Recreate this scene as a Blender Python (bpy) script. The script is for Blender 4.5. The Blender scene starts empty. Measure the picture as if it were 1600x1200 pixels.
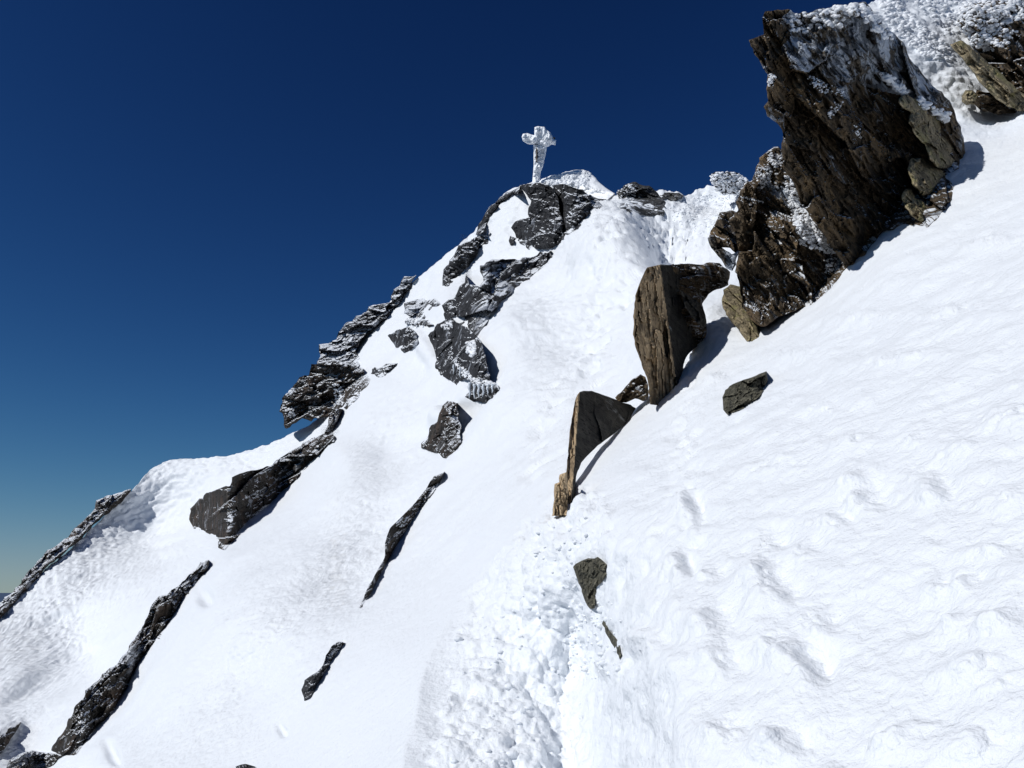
import bpy, math
import numpy as np
from mathutils import Vector, Matrix
C = bpy.context.scene.collection
R = math.radians
# ------------------------------------------------------------------ camera, sky, sun
F = 1256.0; PITCH = R(14.5); EYE = np.array([0.0, 0.0, 1.7])
cam_d = bpy.data.cameras.new('camera'); cam = bpy.data.objects.new('camera', cam_d); C.objects.link(cam)
cam.location = EYE.tolist(); cam.rotation_euler = (R(90) + PITCH, 0, 0)
cam_d.sensor_width = 36; cam_d.lens = 36 * F / 1600; cam_d.clip_end = 200000; cam_d.clip_start = 0.05
bpy.context.scene.camera = cam
SUN_AZ, SUN_EL = R(-120), R(39)          # azimuth from +Y (view direction), negative = to the left
S = Vector((math.sin(SUN_AZ) * math.cos(SUN_EL), math.cos(SUN_AZ) * math.cos(SUN_EL), math.sin(SUN_EL)))
sd = bpy.data.lights.new('sun', 'SUN'); sd.energy = 3.6; sd.angle = R(0.53); sd.color = (1.0, 0.99, 0.97)
so = bpy.data.objects.new('sun', sd); C.objects.link(so); so.rotation_euler = S.to_track_quat('Z', 'Y').to_euler()
so.location = (-20, 0, 40)
w = bpy.data.worlds.new("World"); bpy.context.scene.world = w; w.use_nodes = True
nt = w.node_tree; nt.nodes.clear()
sky = nt.nodes.new('ShaderNodeTexSky'); sky.sky_type = 'NISHITA'; sky.sun_disc = False
sky.sun_elevation = SUN_EL; sky.sun_rotation = SUN_AZ
sky.altitude = 3000; sky.air_density = 1.0; sky.dust_density = 0.0; sky.ozone_density = 3.5
gam = nt.nodes.new('ShaderNodeGamma'); gam.inputs[1].default_value = 1.9
mulc = nt.nodes.new('ShaderNodeMix'); mulc.data_type = 'RGBA'; mulc.blend_type = 'MULTIPLY'; mulc.inputs[0].default_value = 1; mulc.inputs[7].default_value = (0.27, 0.245, 0.20, 1)
hsv = nt.nodes.new('ShaderNodeHueSaturation'); hsv.inputs['Saturation'].default_value = 1.12
bg = nt.nodes.new('ShaderNodeBackground'); bg.inputs[1].default_value = 0.06
out = nt.nodes.new('ShaderNodeOutputWorld')
nt.links.new(sky.outputs[0], hsv.inputs['Color']); nt.links.new(hsv.outputs[0], gam.inputs[0])
nt.links.new(gam.outputs[0], mulc.inputs[6]); 
def vm(op, a, b):
    x = nt.nodes.new('ShaderNodeVectorMath'); x.operation = op
    for i_, q_ in enumerate((a, b)):
        if isinstance(q_, tuple): x.inputs[i_].default_value = q_
        else: nt.links.new(q_, x.inputs[i_])
    return x.outputs[0]
yv = mulc.outputs[2]
soft = vm('DIVIDE', vm('MULTIPLY', yv, (1.85, 1.95, 2.1)), vm('ADD', vm('MULTIPLY', yv, (0.30, 0.24, 0.21)), (1, 1, 1)))
nt.links.new(soft, bg.inputs[0]); nt.links.new(bg.outputs[0], out.inputs[0])
vs = bpy.context.scene.view_settings
vs.view_transform = 'Standard'; vs.look = 'None'; vs.exposure = 0.0; vs.gamma = 1.0; vs.use_curve_mapping = False
rng = np.random.default_rng(7)

# ------------------------------------------------------------------ maths helpers
cp, sp = math.cos(PITCH), math.sin(PITCH)
def ray(u, v):
    u = np.asarray(u, float); v = np.asarray(v, float)
    x = (u - 800) / F; up = (600 - v) / F
    return np.stack([x, cp - sp * up, sp + cp * up], -1)
def pt(u, v, D):
    return EYE + ray(u, v) * np.asarray(D, float)[..., None]
def _hash(ix, iy, iz, seed):
    h = (ix.astype(np.int64) * 374761393 + iy.astype(np.int64) * 668265263 + iz.astype(np.int64) * 2147483647 + seed * 974634777) & 0xffffffff
    h = ((h ^ (h >> 13)) * 1274126177) & 0xffffffff
    h = (h ^ (h >> 16))
    h = (h * 2246822519) & 0xffffffff
    return ((h ^ (h >> 15)) & 0xffffff) / float(0xffffff)
def vnoise(P, seed=0):
    i = np.floor(P); f = P - i; i = i.astype(np.int64); f = f * f * f * (f * (f * 6 - 15) + 10)
    r = 0
    for a in (0, 1):
        wa = f[..., 0] if a else 1 - f[..., 0]
        for b in (0, 1):
            wb = f[..., 1] if b else 1 - f[..., 1]
            for c in (0, 1):
                wc = f[..., 2] if c else 1 - f[..., 2]
                r = r + wa * wb * wc * _hash(i[..., 0] + a, i[..., 1] + b, i[..., 2] + c, seed)
    return r * 2 - 1
ROT = np.array([[0.36, 0.48, -0.8], [-0.8, 0.6, 0.0], [0.48, 0.64, 0.6]])
def fbm(P, oct=4, seed=0, gain=0.5):
    r = 0; a = 1.0
    for k in range(oct):
        r = r + a * vnoise(P, seed + k); P = (P @ ROT) * 2.03 + 3.1; a *= gain
    return r
def lumps(P, seed=0, rad=0.75):
    """rounded bumps, one in most cells"""
    i0 = np.floor(P).astype(np.int64); best = np.zeros(P.shape[:-1])
    for a in (-1, 0, 1):
        for b in (-1, 0, 1):
            for c in (-1, 0, 1):
                ix, iy, iz = i0[..., 0] + a, i0[..., 1] + b, i0[..., 2] + c
                cx = ix + _hash(ix, iy, iz, seed); cy = iy + _hash(ix, iy, iz, seed + 1); cz = iz + _hash(ix, iy, iz, seed + 2)
                r = rad * (0.45 + 0.55 * _hash(ix, iy, iz, seed + 3))
                d2 = (P[..., 0] - cx) ** 2 + (P[..., 1] - cy) ** 2 + (P[..., 2] - cz) ** 2
                best = np.maximum(best, r * np.sqrt(np.clip(1 - d2 / (r * r), 0, 1)))
    return best
def sstep(a, b, x):
    t = np.clip((x - a) / (b - a), 0, 1); return t * t * (3 - 2 * t)

# ------------------------------------------------------------------ the shape of the mountain
TB, TA = 0.29, 0.70
def plane_D(u, v):
    r = ray(u, v); return 1.7 / (TA * r[..., 0] + TB * r[..., 1] - r[..., 2])
NB = [(1500, 640), (1300, 690), (1200, 715), (1000, 780), (860, 850), (790, 905), (700, 960), (640, 1060), (560, 1180), (480, 1330), (380, 1470), (240, 1560), (150, 1640)]
nbv = np.array([a for a, b in NB][::-1], float); nbu = np.array([b for a, b in NB][::-1], float)
ctl = []
for vv in list(range(200, 1500, 90)) + [1500]:
    for uu in range(600, 2200, 100):
        if uu > np.interp(vv, nbv, nbu) + 25:
            d = float(plane_D(uu, vv))
            if 0.4 < d < 16: ctl.append((uu, vv, d))
ctl += [  # (u, v, depth): gullies, ribs and crests left of the trail, then the summit, then the crest top right
 (600,1000,8.5),(640,1120,5.6),(500,1200,6.6),(350,1200,8.6),(450,850,18),(300,1000,14.5),(150,1190,12.0),(250,1190,9.8),(380,1050,11.5),
 (400,1400,5.0),(200,1400,7.5),(0,1350,10.5),(-300,1500,9.5),(-500,1200,20),(-500,1450,13),(-300,1150,24),(550,1450,3.4),
 (520,700,28),(650,600,31),(600,700,26),(500,770,23),(600,850,15.5),(560,930,12.5),(690,800,14),(800,760,11.0),(700,880,10.5),(800,880,7.2),
 (820,690,13.5),(760,640,19),(700,480,34),(730,560,28),(680,560,31),(720,700,18.5),(850,560,20),(790,560,22),
 (950,500,20),(950,440,24),(900,400,28),(960,350,31.5),(1040,350,31.5),(850,430,31),(800,450,33),(940,560,17),(930,600,15.5),(970,600,14.5),
 (890,330,38),(870,300,41),(838,290,43),(950,305,39),(1010,300,38),(1080,320,34),(1110,380,28),(1100,420,20),(1090,480,12.2),(1100,560,10.4),(1078,590,9.8),(1112,520,11.1),(1140,462,12.2),(1150,480,13),
 (1150,300,33),(1180,300,30),(1200,420,16),(840,380,37),(800,340,41),(760,345,44),(800,310,43),(760,400,40),(720,440,40),(680,412,47),(640,450,49),(660,470,44),
 (600,520,45),(560,560,46),(620,560,38),(580,610,35),(560,640,33),(510,655,44),(450,680,46),(400,703,47),(340,716,49),(280,718,51),(205,765,48.5),(120,840,44.5),(60,895,41),(0,962,37),(-200,1080,29.5),
 (350,780,43),(420,745,44),(480,700,42),(150,1000,32),(250,870,41),(100,930,37.5),(30,1050,28.5),(0,1130,23),(165,1050,26),(60,1180,20.5),(305,850,36),(340,865,24),(220,1050,17),(305,940,17.5),
 (1300,300,13),(1300,150,13.5),(1400,200,12.5),(1450,100,13),(1500,60,14),(1400,30,14),(1340,5,14.5),(1600,80,13.8),(1600,0,15.5),(1510,160,12.5),(1560,175,12.7),(2000,0,14),(2000,-200,17),(1700,-80,16.5),(1300,60,14),(1250,300,15)]
ctl = np.array(ctl, float)
cu, cv, cl = ctl[:, 0] / 400, ctl[:, 1] / 400, np.log(ctl[:, 2])
n = len(ctl)
def tps(r2): return np.where(r2 > 1e-12, 0.5 * r2 * np.log(r2 + 1e-12), 0)
K = tps((cu[:, None] - cu) ** 2 + (cv[:, None] - cv) ** 2) + np.eye(n) * 0.005
Q = np.stack([np.ones(n), cu, cv], 1)
A = np.block([[K, Q], [Q.T, np.zeros((3, 3))]])
sol = np.linalg.solve(A, np.concatenate([cl, np.zeros(3)]))
def snowD(u, v):
    u = np.asarray(u, float); v = np.asarray(v, float); sh = u.shape
    a = u.ravel() / 400; b = v.ravel() / 400; res = np.empty(a.shape)
    for s in range(0, len(a), 40000):
        e = s + 40000
        res[s:e] = tps((a[s:e, None] - cu) ** 2 + (b[s:e, None] - cv) ** 2) @ sol[:n] + sol[n] + sol[n + 1] * a[s:e] + sol[n + 2] * b[s:e]
    return np.exp(np.clip(res, -1, 4.3)).reshape(sh)

# ------------------------------------------------------------------ materials
def newmat(name):
    m = bpy.data.materials.new(name); m.use_nodes = True; t = m.node_tree
    b = t.nodes['Principled BSDF']; return m, t, b
def ramp(t, src, a, b, ca=(0,0,0,1), cb=(1,1,1,1)):
    r = t.nodes.new('ShaderNodeValToRGB'); r.color_ramp.elements[0].position = a; r.color_ramp.elements[1].position = b
    r.color_ramp.elements[0].color = ca; r.color_ramp.elements[1].color = cb
    t.links.new(src, r.inputs[0]); return r.outputs[0]
def noise(t, vec, scale, detail=4, rough=0.55):
    x = t.nodes.new('ShaderNodeTexNoise'); x.inputs['Scale'].default_value = scale; x.inputs['Detail'].default_value = detail
    x.inputs['Roughness'].default_value = rough; t.links.new(vec, x.inputs['Vector']); return x.outputs['Fac']
def mix(t, f, a, b):
    x = t.nodes.new('ShaderNodeMix'); x.data_type = 'RGBA'
    for val, s in ((f, 0), (a, 6), (b, 7)):
        if isinstance(val, (tuple, float, int)): x.inputs[s].default_value = val
        else: t.links.new(val, x.inputs[s])
    return x.outputs[2]
def math_(t, op, a, b):
    x = t.nodes.new('ShaderNodeMath'); x.operation = op
    for k, val in enumerate((a, b)):
        if isinstance(val, (int, float)): x.inputs[k].default_value = val
        else: t.links.new(val, x.inputs[k])
    return x.outputs[0]
def bump(t, h, dist, strength=1.0, nrm=None):
    x = t.nodes.new('ShaderNodeBump'); x.inputs['Distance'].default_value = dist; x.inputs['Strength'].default_value = strength
    t.links.new(h, x.inputs['Height'])
    if nrm: t.links.new(nrm, x.inputs['Normal'])
    return x.outputs[0]
def snow_mat(name, col=(0.80, 0.825, 0.855, 1), s1=60, d1=0.005, s2=20, d2=0.016):
    m, t, b = newmat(name)
    g = t.nodes.new('ShaderNodeNewGeometry'); p = g.outputs['Position']
    c = mix(t, noise(t, p, 0.9, 5), (col[0] * 0.97, col[1] * 0.975, col[2] * 0.98, 1), col)
    t.links.new(c, b.inputs['Base Color'])
    b.inputs['Roughness'].default_value = 0.55; b.inputs['Specular IOR Level'].default_value = 0.25
    n1 = bump(t, noise(t, p, s1, 3, 0.6), d1); n2 = bump(t, noise(t, p, s2, 4), d2, 1.0, n1)
    n3 = bump(t, noise(t, p, 5.5, 4, 0.6), 0.016, 1.0, n2)
    t.links.new(n3, b.inputs['Normal'])
    return m
M_snow = snow_mat('snow')
M_rime = snow_mat('rime', (0.90, 0.92, 0.95, 1), 45, 0.003, 12, 0.006)
_b = M_rime.node_tree.nodes['Principled BSDF']; _b.inputs['Subsurface Weight'].default_value = 0.35; _b.inputs['Subsurface Scale'].default_value = 0.12; _b.inputs['Subsurface Radius'].default_value = (1, 1, 1)
def rock_mat(name, dark, light, theta, frost=0.0, sc=1.0, stretch=6.0, warm=None, frostcol=(0.42, 0.46, 0.52, 1), dust=0.0, edge_pale=1.0, bd=1.0):
    m, t, b = newmat(name)
    g = t.nodes.new('ShaderNodeNewGeometry'); p = g.outputs['Position']
    mp = t.nodes.new('ShaderNodeMapping'); mp.vector_type = 'TEXTURE'
    mp.inputs['Rotation'].default_value = (0, -R(theta), 0); mp.inputs['Scale'].default_value = (stretch, stretch * 0.5, 1)
    t.links.new(p, mp.inputs['Vector']); q = mp.outputs[0]
    st = noise(t, q, 7 * sc, 6, 0.65); st2 = noise(t, q, 26 * sc, 4, 0.6); bl = noise(t, p, 2.2 * sc, 5, 0.6)
    f = ramp(t, math_(t, 'ADD', math_(t, 'MULTIPLY', st, 0.6), math_(t, 'MULTIPLY', bl, 0.4)), 0.40, 0.62)
    c = mix(t, f, dark + (1,), light + (1,))
    if warm: c = mix(t, ramp(t, noise(t, q, 3.1 * sc, 4), 0.5, 0.68), c, warm + (1,))
    c = mix(t, ramp(t, st2, 0.36, 0.46, (1, 1, 1, 1), (0, 0, 0, 1)), c, (dark[0] * 0.4, dark[1] * 0.4, dark[2] * 0.4, 1))
    c = mix(t, math_(t, 'MULTIPLY', ramp(t, g.outputs['Pointiness'], 0.52, 0.62), 0.8 * edge_pale), c, tuple(min(1, x * 2.0) for x in light) + (1,))  # convex edges paler than the rest of the rock
    hgt = math_(t, 'ADD', math_(t, 'MULTIPLY', st, 1.0), math_(t, 'MULTIPLY', noise(t, p, 30 * sc, 4), 0.25))
    if frost > 0:
        fn = math_(t, 'ADD', math_(t, 'MULTIPLY', noise(t, q, 5.5 * sc, 7, 0.75), 0.55), math_(t, 'MULTIPLY', noise(t, p, 0.9 * sc, 3), 0.45))
        thr = 0.615 - 0.16 * frost
        fm = ramp(t, fn, thr, thr + 0.055)
        c = mix(t, fm, c, frostcol)
        hgt = math_(t, 'ADD', hgt, math_(t, 'MULTIPLY', fm, 0.15))
    if dust > 0:
        sx = t.nodes.new('ShaderNodeSeparateXYZ'); t.links.new(g.outputs['Normal'], sx.inputs[0])
        dz = math_(t, 'ADD', sx.outputs[2], math_(t, 'MULTIPLY', math_(t, 'SUBTRACT', noise(t, q, 4.0 * sc, 5, 0.7), 0.5), 2.2))
        dm = ramp(t, dz, 0.78 - 0.3 * dust, 0.86 - 0.3 * dust)
        c = mix(t, dm, c, (0.74, 0.77, 0.81, 1)); hgt = math_(t, 'ADD', hgt, math_(t, 'MULTIPLY', dm, 0.2))
    t.links.new(c, b.inputs['Base Color']); b.inputs['Roughness'].default_value = 0.85; b.inputs['Specular IOR Level'].default_value = 0.2
    t.links.new(bump(t, hgt, 0.09 * bd / sc), b.inputs['Normal'])
    return m
M_crag = rock_mat('brown_crag_rock', (0.025, 0.019, 0.013), (0.10, 0.073, 0.045), -52, 0.30, 1.6, 5, (0.17, 0.115, 0.06), (0.42, 0.46, 0.52, 1), 0.15)
M_crag_frost = rock_mat('rimed_crag_rock', (0.04, 0.033, 0.026), (0.12, 0.10, 0.075), -35, 0.9, 2.0, 4)
M_slab_edge_lit = rock_mat('sunlit_slab_edge_rock', (0.15, 0.11, 0.07), (0.50, 0.37, 0.225), -85, 0.0, 1.8, 12, (0.42, 0.31, 0.19), bd=0.3)  # fractured brown edge; sunlight on that side also painted into the colour
M_slab_face_shaded = rock_mat('shaded_slab_face_rock', (0.018, 0.017, 0.015), (0.055, 0.051, 0.043), -20, 0.3, 1.8, 6, None, (0.2, 0.21, 0.21, 1))  # other side of the slabs, its shade painted in as a darker colour
M_knob = rock_mat('lichen_rock', (0.09, 0.075, 0.048), (0.33, 0.27, 0.17), -60, 0.0, 2.0, 2.5, (0.22, 0.2, 0.09))
M_grey = rock_mat('dark_grey_rock', (0.013, 0.013, 0.014), (0.055, 0.056, 0.06), 20, 0.35, 0.55, 4, None, (0.34, 0.36, 0.40, 1), 0.45)
M_greyfrost = rock_mat('frosted_grey_rock', (0.015, 0.015, 0.016), (0.06, 0.06, 0.065), 12, 0.55, 0.6, 5, None, (0.38, 0.41, 0.46, 1), 0.7)
M_greyband = rock_mat('grey_rib_rock', (0.014, 0.012, 0.011), (0.055, 0.048, 0.04), 42, 0.4, 0.8, 5, (0.075, 0.05, 0.035), (0.26, 0.27, 0.29, 1), 0.45)
M_ridge = rock_mat('skyline_rock_stone', (0.012, 0.012, 0.012), (0.05, 0.048, 0.045), 40, 0.25, 0.7, 4, None, (0.26, 0.27, 0.29, 1))
M_rimerock = rock_mat('rime_speckled_rock', (0.03, 0.03, 0.03), (0.08, 0.08, 0.08), 0, 0.62, 1.0, 1.2, None, (0.7, 0.73, 0.78, 1))
M_small = rock_mat('small_rock', (0.035, 0.034, 0.026), (0.14, 0.13, 0.095), 30, 0.0, 4.5, 2, bd=0.7)
def wood():
    m, t, b = newmat('weathered_wood'); g = t.nodes.new('ShaderNodeTexCoord')
    mp = t.nodes.new('ShaderNodeMapping'); mp.inputs['Scale'].default_value = (20, 20, 1.5); t.links.new(g.outputs['Object'], mp.inputs['Vector'])
    c = mix(t, noise(t, mp.outputs[0], 2, 5), (0.03, 0.022, 0.015, 1), (0.10, 0.07, 0.045, 1)); t.links.new(c, b.inputs['Base Color'])
    b.inputs['Roughness'].default_value = 0.8; return m
M_wood = wood()
def ice():
    m, t, b = newmat('ice'); g = t.nodes.new('ShaderNodeNewGeometry')
    c = mix(t, noise(t, g.outputs['Position'], 6, 3), (0.62, 0.68, 0.74, 1), (0.80, 0.84, 0.88, 1)); t.links.new(c, b.inputs['Base Color'])
    b.inputs['Roughness'].default_value = 0.25; b.inputs['Transmission Weight'].default_value = 0.15; return m
M_ice = ice()

# ------------------------------------------------------------------ object helpers
def mesh_obj(name, V, Fq, mat, parent=None, smooth=True, origin=None, label=None, cat=None, group=None, kind=None):
    V = np.asarray(V, float)
    if origin is None: origin = V.mean(0)
    if parent is not None: origin = np.array(parent['_o'])
    me = bpy.data.meshes.new(name); me.vertices.add(len(V)); me.vertices.foreach_set('co', (V - origin).astype(np.float32).ravel())
    Fq = np.asarray(Fq, np.int32); k = Fq.shape[1]
    me.loops.add(Fq.size); me.loops.foreach_set('vertex_index', Fq.ravel())
    me.polygons.add(len(Fq)); me.polygons.foreach_set('loop_start', (np.arange(len(Fq)) * k).astype(np.int32))
    me.polygons.foreach_set('use_smooth', np.full(len(Fq), smooth))
    me.update(calc_edges=True); me.validate(); me.materials.append(mat)
    o = bpy.data.objects.new(name, me); C.objects.link(o)
    if parent is not None: o.parent = parent
    else: o.location = origin.tolist()
    if parent is None: o['_o'] = [float(x) for x in origin]
    tag(o, label, cat, group, kind); return o
def tag(o, label=None, cat=None, group=None, kind=None):
    for k, v in (('label', label), ('category', cat), ('group', group), ('kind', kind)):
        if v: o[k] = v
    return o

# ------------------------------------------------------------------ the snow face
VT = [(-500,1220),(-400,1175),(-100,1030),(0,965),(60,900),(120,848),(170,800),(205,768),(240,737),(262,724),(285,718),(340,716),(370,711),(400,703),(430,692),(455,679),(478,668),(495,656),(515,622),(540,562),(570,515),(600,480),(625,453),(645,441),(665,425),(690,404),(715,378),(745,352),(765,335),(790,306),(808,298),(825,291),(842,287),(880,290),(960,306),(985,310),(1040,305),(1065,304),(1095,294),(1115,291),(1150,290),(1185,296),(1212,290),(1240,235),(1340,14),(1352,4),(1370,-5),(1420,-30),(1600,-90),(2100,-250)]
vtu = np.array([a for a, b in VT], float); vtv = np.array([b for a, b in VT], float)
us = np.concatenate([np.arange(-500, -20, 12.0), np.arange(-20, 1622, 2.0), np.arange(1622, 2100, 12.0)])
NR = 620
tt = np.linspace(0, 1, NR)
jit = 3.0 * fbm(np.stack([us / 22.0, us * 0, us * 0], -1), 3, 91) * np.clip((us - 1000) / 80, 0.15, 1)
vtop = np.interp(us, vtu, vtv) + jit
VB = 1520.0
UU = np.repeat(us[:, None], NR, 1); VV = vtop[:, None] + (VB - vtop[:, None]) * (tt[None] ** 1.12)
def linedist(pts):
    best = np.full(UU.shape, 1e9); side = np.zeros(UU.shape)
    for (a, b, ra), (c, d, rb) in zip(pts[:-1], pts[1:]):
        vx, vy = c - a, d - b; L = vx * vx + vy * vy
        t = np.clip(((UU - a) * vx + (VV - b) * vy) / L, 0, 1)
        rr = ra + (rb - ra) * t
        dist = np.hypot(UU - a - t * vx, VV - b - t * vy) / rr
        sg = np.sign((UU - a) * vy - (VV - b) * vx)
        m = dist < best; best = np.where(m, dist, best); side = np.where(m, sg, side)
    return best, side
TRAIL = [(790, 1420, 150), (800, 1200, 118), (795, 1090, 100), (825, 970, 88), (872, 880, 72), (908, 820, 48)]
D0 = snowD(UU, VV)
td, ts = linedist(TRAIL)
sg_ = -ts * td + 0.12 * vnoise(np.stack([UU / 130, VV / 130, UU * 0], -1), 34)
prof = np.clip((sg_ + 1.35) / 2.1, 0, 1) * sstep(2.6, 0.75, sg_) * sstep(800, 1090, VV)
for _ in range(6): prof[1:-1] = (prof[:-2] + 2 * prof[1:-1] + prof[2:]) / 4
D0 = D0 * (1 + 0.65 * prof)      # the beaten trail is a level bench cut into the slope
P0 = pt(UU, VV, D0)
def normals(P):
    du = np.gradient(P, axis=0); dv = np.gradient(P, axis=1)
    nn = np.cross(dv, du); nn /= np.linalg.norm(nn, axis=-1, keepdims=True) + 1e-12
    flip = (nn * (P - EYE)).sum(-1, keepdims=True) > 0
    return np.where(flip, -nn, nn)
N0 = normals(P0)
pxm = D0 / F                                   # metres covered by one photograph pixel
def blob(cx, cy, rx, ry, ang=0, soft=1.0):
    a = R(ang); dx = UU - cx; dy = VV - cy
    x = (dx * math.cos(a) - dy * math.sin(a)) / rx; y = (dx * math.sin(a) + dy * math.cos(a)) / ry
    return np.exp(-(x * x + y * y) ** soft)
disp = np.zeros(UU.shape)
vd_ = (P0 - EYE) / np.linalg.norm(P0 - EYE, axis=-1, keepdims=True)
graz = np.clip(-(N0 * vd_).sum(-1) * 2.6, 0.35, 1.0)
farl = sstep(700, 500, UU) * sstep(14, 26, D0)
# broad undulation and wind texture
disp += 0.10 * (1 - 0.7 * farl) * np.clip(D0 / 12, 0.25, 2.2) * fbm(P0 / 4.5, 3, 5)
near = sstep(12, 7, D0)
for k in range(10):
    L = 0.025 * 2 ** k
    wgt = (1 - 0.1 * farl) * np.exp(-(np.log2(L / pxm / 7)) ** 2 / 1.2) + 0.30 * (1 - 0.8 * farl) * np.exp(-(np.log2(L / pxm / 70)) ** 2 / 2)
    Pq = P0 / L
    disp += 0.30 * graz * L * wgt * vnoise(Pq * np.array([1.0, 1.0, 1.5]), 20 + k) * (1 - 0.86 * near)
# wind-scoured ripples on the far left slope, steps along its foot
farleft = sstep(520, 330, UU + 0.0 * VV) * sstep(22, 32, D0)
Pr = P0 @ np.array([[0.8, 0, 0.6], [0, 1, 0], [-0.6, 0, 0.8]])
disp += farleft * (0.02 + 0.03 * sstep(800, 900, VV)) * (1 - np.abs(vnoise(Pr * np.array([1.5, 1.2, 4.5]), 41))) 
disp += farleft * (0.02 + 0.025 * sstep(800, 900, VV)) * (1 - np.abs(vnoise(Pr * np.array([4, 3, 9.5]), 42)))
for (cx, cy, rx, ry, an, am) in [(180, 880, 75, 9, 14, .13), (70, 965, 60, 8, 16, .14), (30, 1062, 55, 14, 18, .22), (230, 850, 60, 7, 18, .08), (120, 1010, 60, 10, 22, .10), (220, 960, 60, 12, 32, .08), (60, 1110, 60, 12, 30, .1)]:
    b_ = blob(cx, cy, rx, ry, an)
    disp += am * (b_ - 1.2 * blob(cx + 4, cy + ry * 1.4, rx, ry, an))
disp += 0.5 * blob(290, 745, 90, 22, 5) - 0.4 * blob(300, 800, 110, 30, 20)
# rime texture near the summit and on the mound
rimy = np.clip(blob(1080, 340, 110, 60, 0, 2) + blob(960, 370, 90, 70, 20, 2) * 0.8 + 0.7 * blob(1150, 300, 80, 40), 0, 1)
mu = rimy > 0.03
disp[mu] += rimy[mu] * (0.16 * lumps(P0[mu] / 0.42, 60) + 0.09 * lumps(P0[mu] / 0.2, 64))
rimy2 = np.clip(sstep(1240, 1300, UU) * sstep(210, 165, VV), 0, 1)
mu = rimy2 > 0.03
disp[mu] += rimy2[mu] * (0.08 * lumps(P0[mu] / 0.34, 70) + 0.03 * lumps(P0[mu] / 0.12, 74))
disp += 1.0 * blob(955, 385, 60, 50, 0, 1.4) - 0.9 * blob(1050, 392, 36, 42, 30)    # rounded drift beside the summit boulders
# convex drift above the icicled rib, streaked down the fall line
streak = blob(850, 480, 110, 110, 0, 1.6)
Ps = P0 @ np.array([[0.7, 0, 0.7], [0, 1, 0], [-0.7, 0, 0.7]])
disp += streak * 0.05 * (1 - np.abs(vnoise(Ps * np.array([4.2, 2.2, 1.2]), 81))) + streak * 0.035 * vnoise(P0 * 5.5, 83)
disp += 0.5 * blob(800, 520, 60, 80, -20)
# the beaten trail: a trough full of kicked-up lumps, then boot holes going on to the summit
tm = sstep(1.35, 0.85, td + 0.12 * fbm(np.stack([UU / 40, VV / 40, UU * 0], -1), 2, 33))
# disp += np.exp(-((td - 1.25) / 0.28) ** 2) * 0.028 * (ts > 0) * (VV > 800)
mt = tm > 0.02
tm = tm * (1 - 0.85 * blob(930, 910, 42, 60))
disp[mt] += 0.6 * tm[mt] * (0.085 * lumps(P0[mt] / 0.21, 100, 0.6) + 0.06 * lumps(P0[mt] / 0.10, 110, 0.62) + 0.03 * lumps(P0[mt] / 0.05, 112, 0.7) + 0.055 * fbm(P0[mt] / 0.16, 4, 115) - 0.05 * sstep(0.15, 0.5, vnoise(P0[mt] / 0.28, 117)) + 0.02 * fbm(P0[mt] / 0.12, 3, 120))
t2, _ = linedist([(900, 810, 40), (850, 735, 42), (860, 655, 50), (915, 585, 38), (940, 520, 36), (955, 450, 38), (985, 400, 44), (1050, 350, 50)])
m2 = sstep(1.2, 0.4, t2); mm = m2 > 0.02
hole = sstep(0.05, 0.5, vnoise(P0 / 0.42, 130))
disp -= m2 * hole * 0.007 * np.clip(D0, 5, 20)
disp[mm] += m2[mm] * 0.0042 * D0[mm] * lumps(P0[mm] / (0.30), 140)
t3, _ = linedist([(1070, 560, 30), (1080, 640, 34), (1065, 760, 34), (1085, 840, 22)])
m3 = sstep(1.2, 0.3, t3); disp -= m3 * 0.03 * sstep(0.0, 0.5, vnoise(P0 / 0.16, 150)); disp += m3 * 0.015 * fbm(P0 / 0.08, 2, 151)
# wind-packed pillows and old holes in the snow at the right
pil = sstep(900, 1050, UU) * near
Pp = P0 @ np.array([[0.85, 0, 0.52], [0, 1, 0], [-0.52, 0, 0.85]])
disp += pil * (0.02 * fbm(Pp * np.array([2.6, 3.4, 4.4]), 4, 160) + 0.004 * fbm(Pp * 9, 2, 165))
pits = [(1205,930,34,26),(1190,900,26,20),(1272,975,26,20),(1235,1030,38,28),(1260,1050,26,20),(1205,1020,20,14),(1500,908,30,16),(1460,915,24,14),(1345,785,30,20),(1300,815,26,16),
        (1195,852,28,16),(1255,860,22,14),(1455,772,24,22),(1440,740,30,14),(1330,755,22,10),(1530,1045,46,18),(1560,1070,34,16),(1480,975,32,14),(1560,975,40,16),(1540,860,34,12),(1110,985,30,26),(1120,1040,26,24),
        (1100,900,24,14),(1225,725,24,10),(1190,735,20,10),(1420,690,26,9),(1500,700,40,10),(1580,650,50,16),(1570,780,40,12),(1400,1150,50,18),(1520,1160,46,20),(1210,1170,40,24),(1130,1150,34,20),(1330,690,30,9),
        (1060,885,14,24),(1075,800,16,26),(1010,1000,30,22),(960,1040,26,20),(1240,560,50,8),(1400,560,60,8),(1490,480,60,9),(1350,500,50,8),(1550,380,50,9),(1120,600,24,10),(1280,640,30,8)]
pm = np.zeros(UU.shape)
for (cx, cy, rx, ry) in pits:
    s_ = 1.0; b_ = blob(cx, cy, rx, ry, 12)
    disp += pxm * ry * (0.45 * b_ - 0.62 * blob(cx + rx * 0.9, cy - ry * 0.35, rx * 0.8, ry * 0.9, 12) * (0.5 if ry < 12 else 1)); pm = np.maximum(pm, b_)
disp += 0.022 * fbm(P0 / 0.14, 3, 166) * sstep(0.9, 1.3, sg_) * sstep(3.2, 1.8, sg_) * sstep(780, 850, VV) * (td < 4)
mp_ = pm > 0.05
disp[mp_] += pm[mp_] * (0.030 * lumps(P0[mp_] / 0.10, 170, 0.85) + 0.014 * lumps(P0[mp_] / 0.05, 175) + 0.012 * fbm(P0[mp_] / 0.07, 3, 180))
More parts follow.
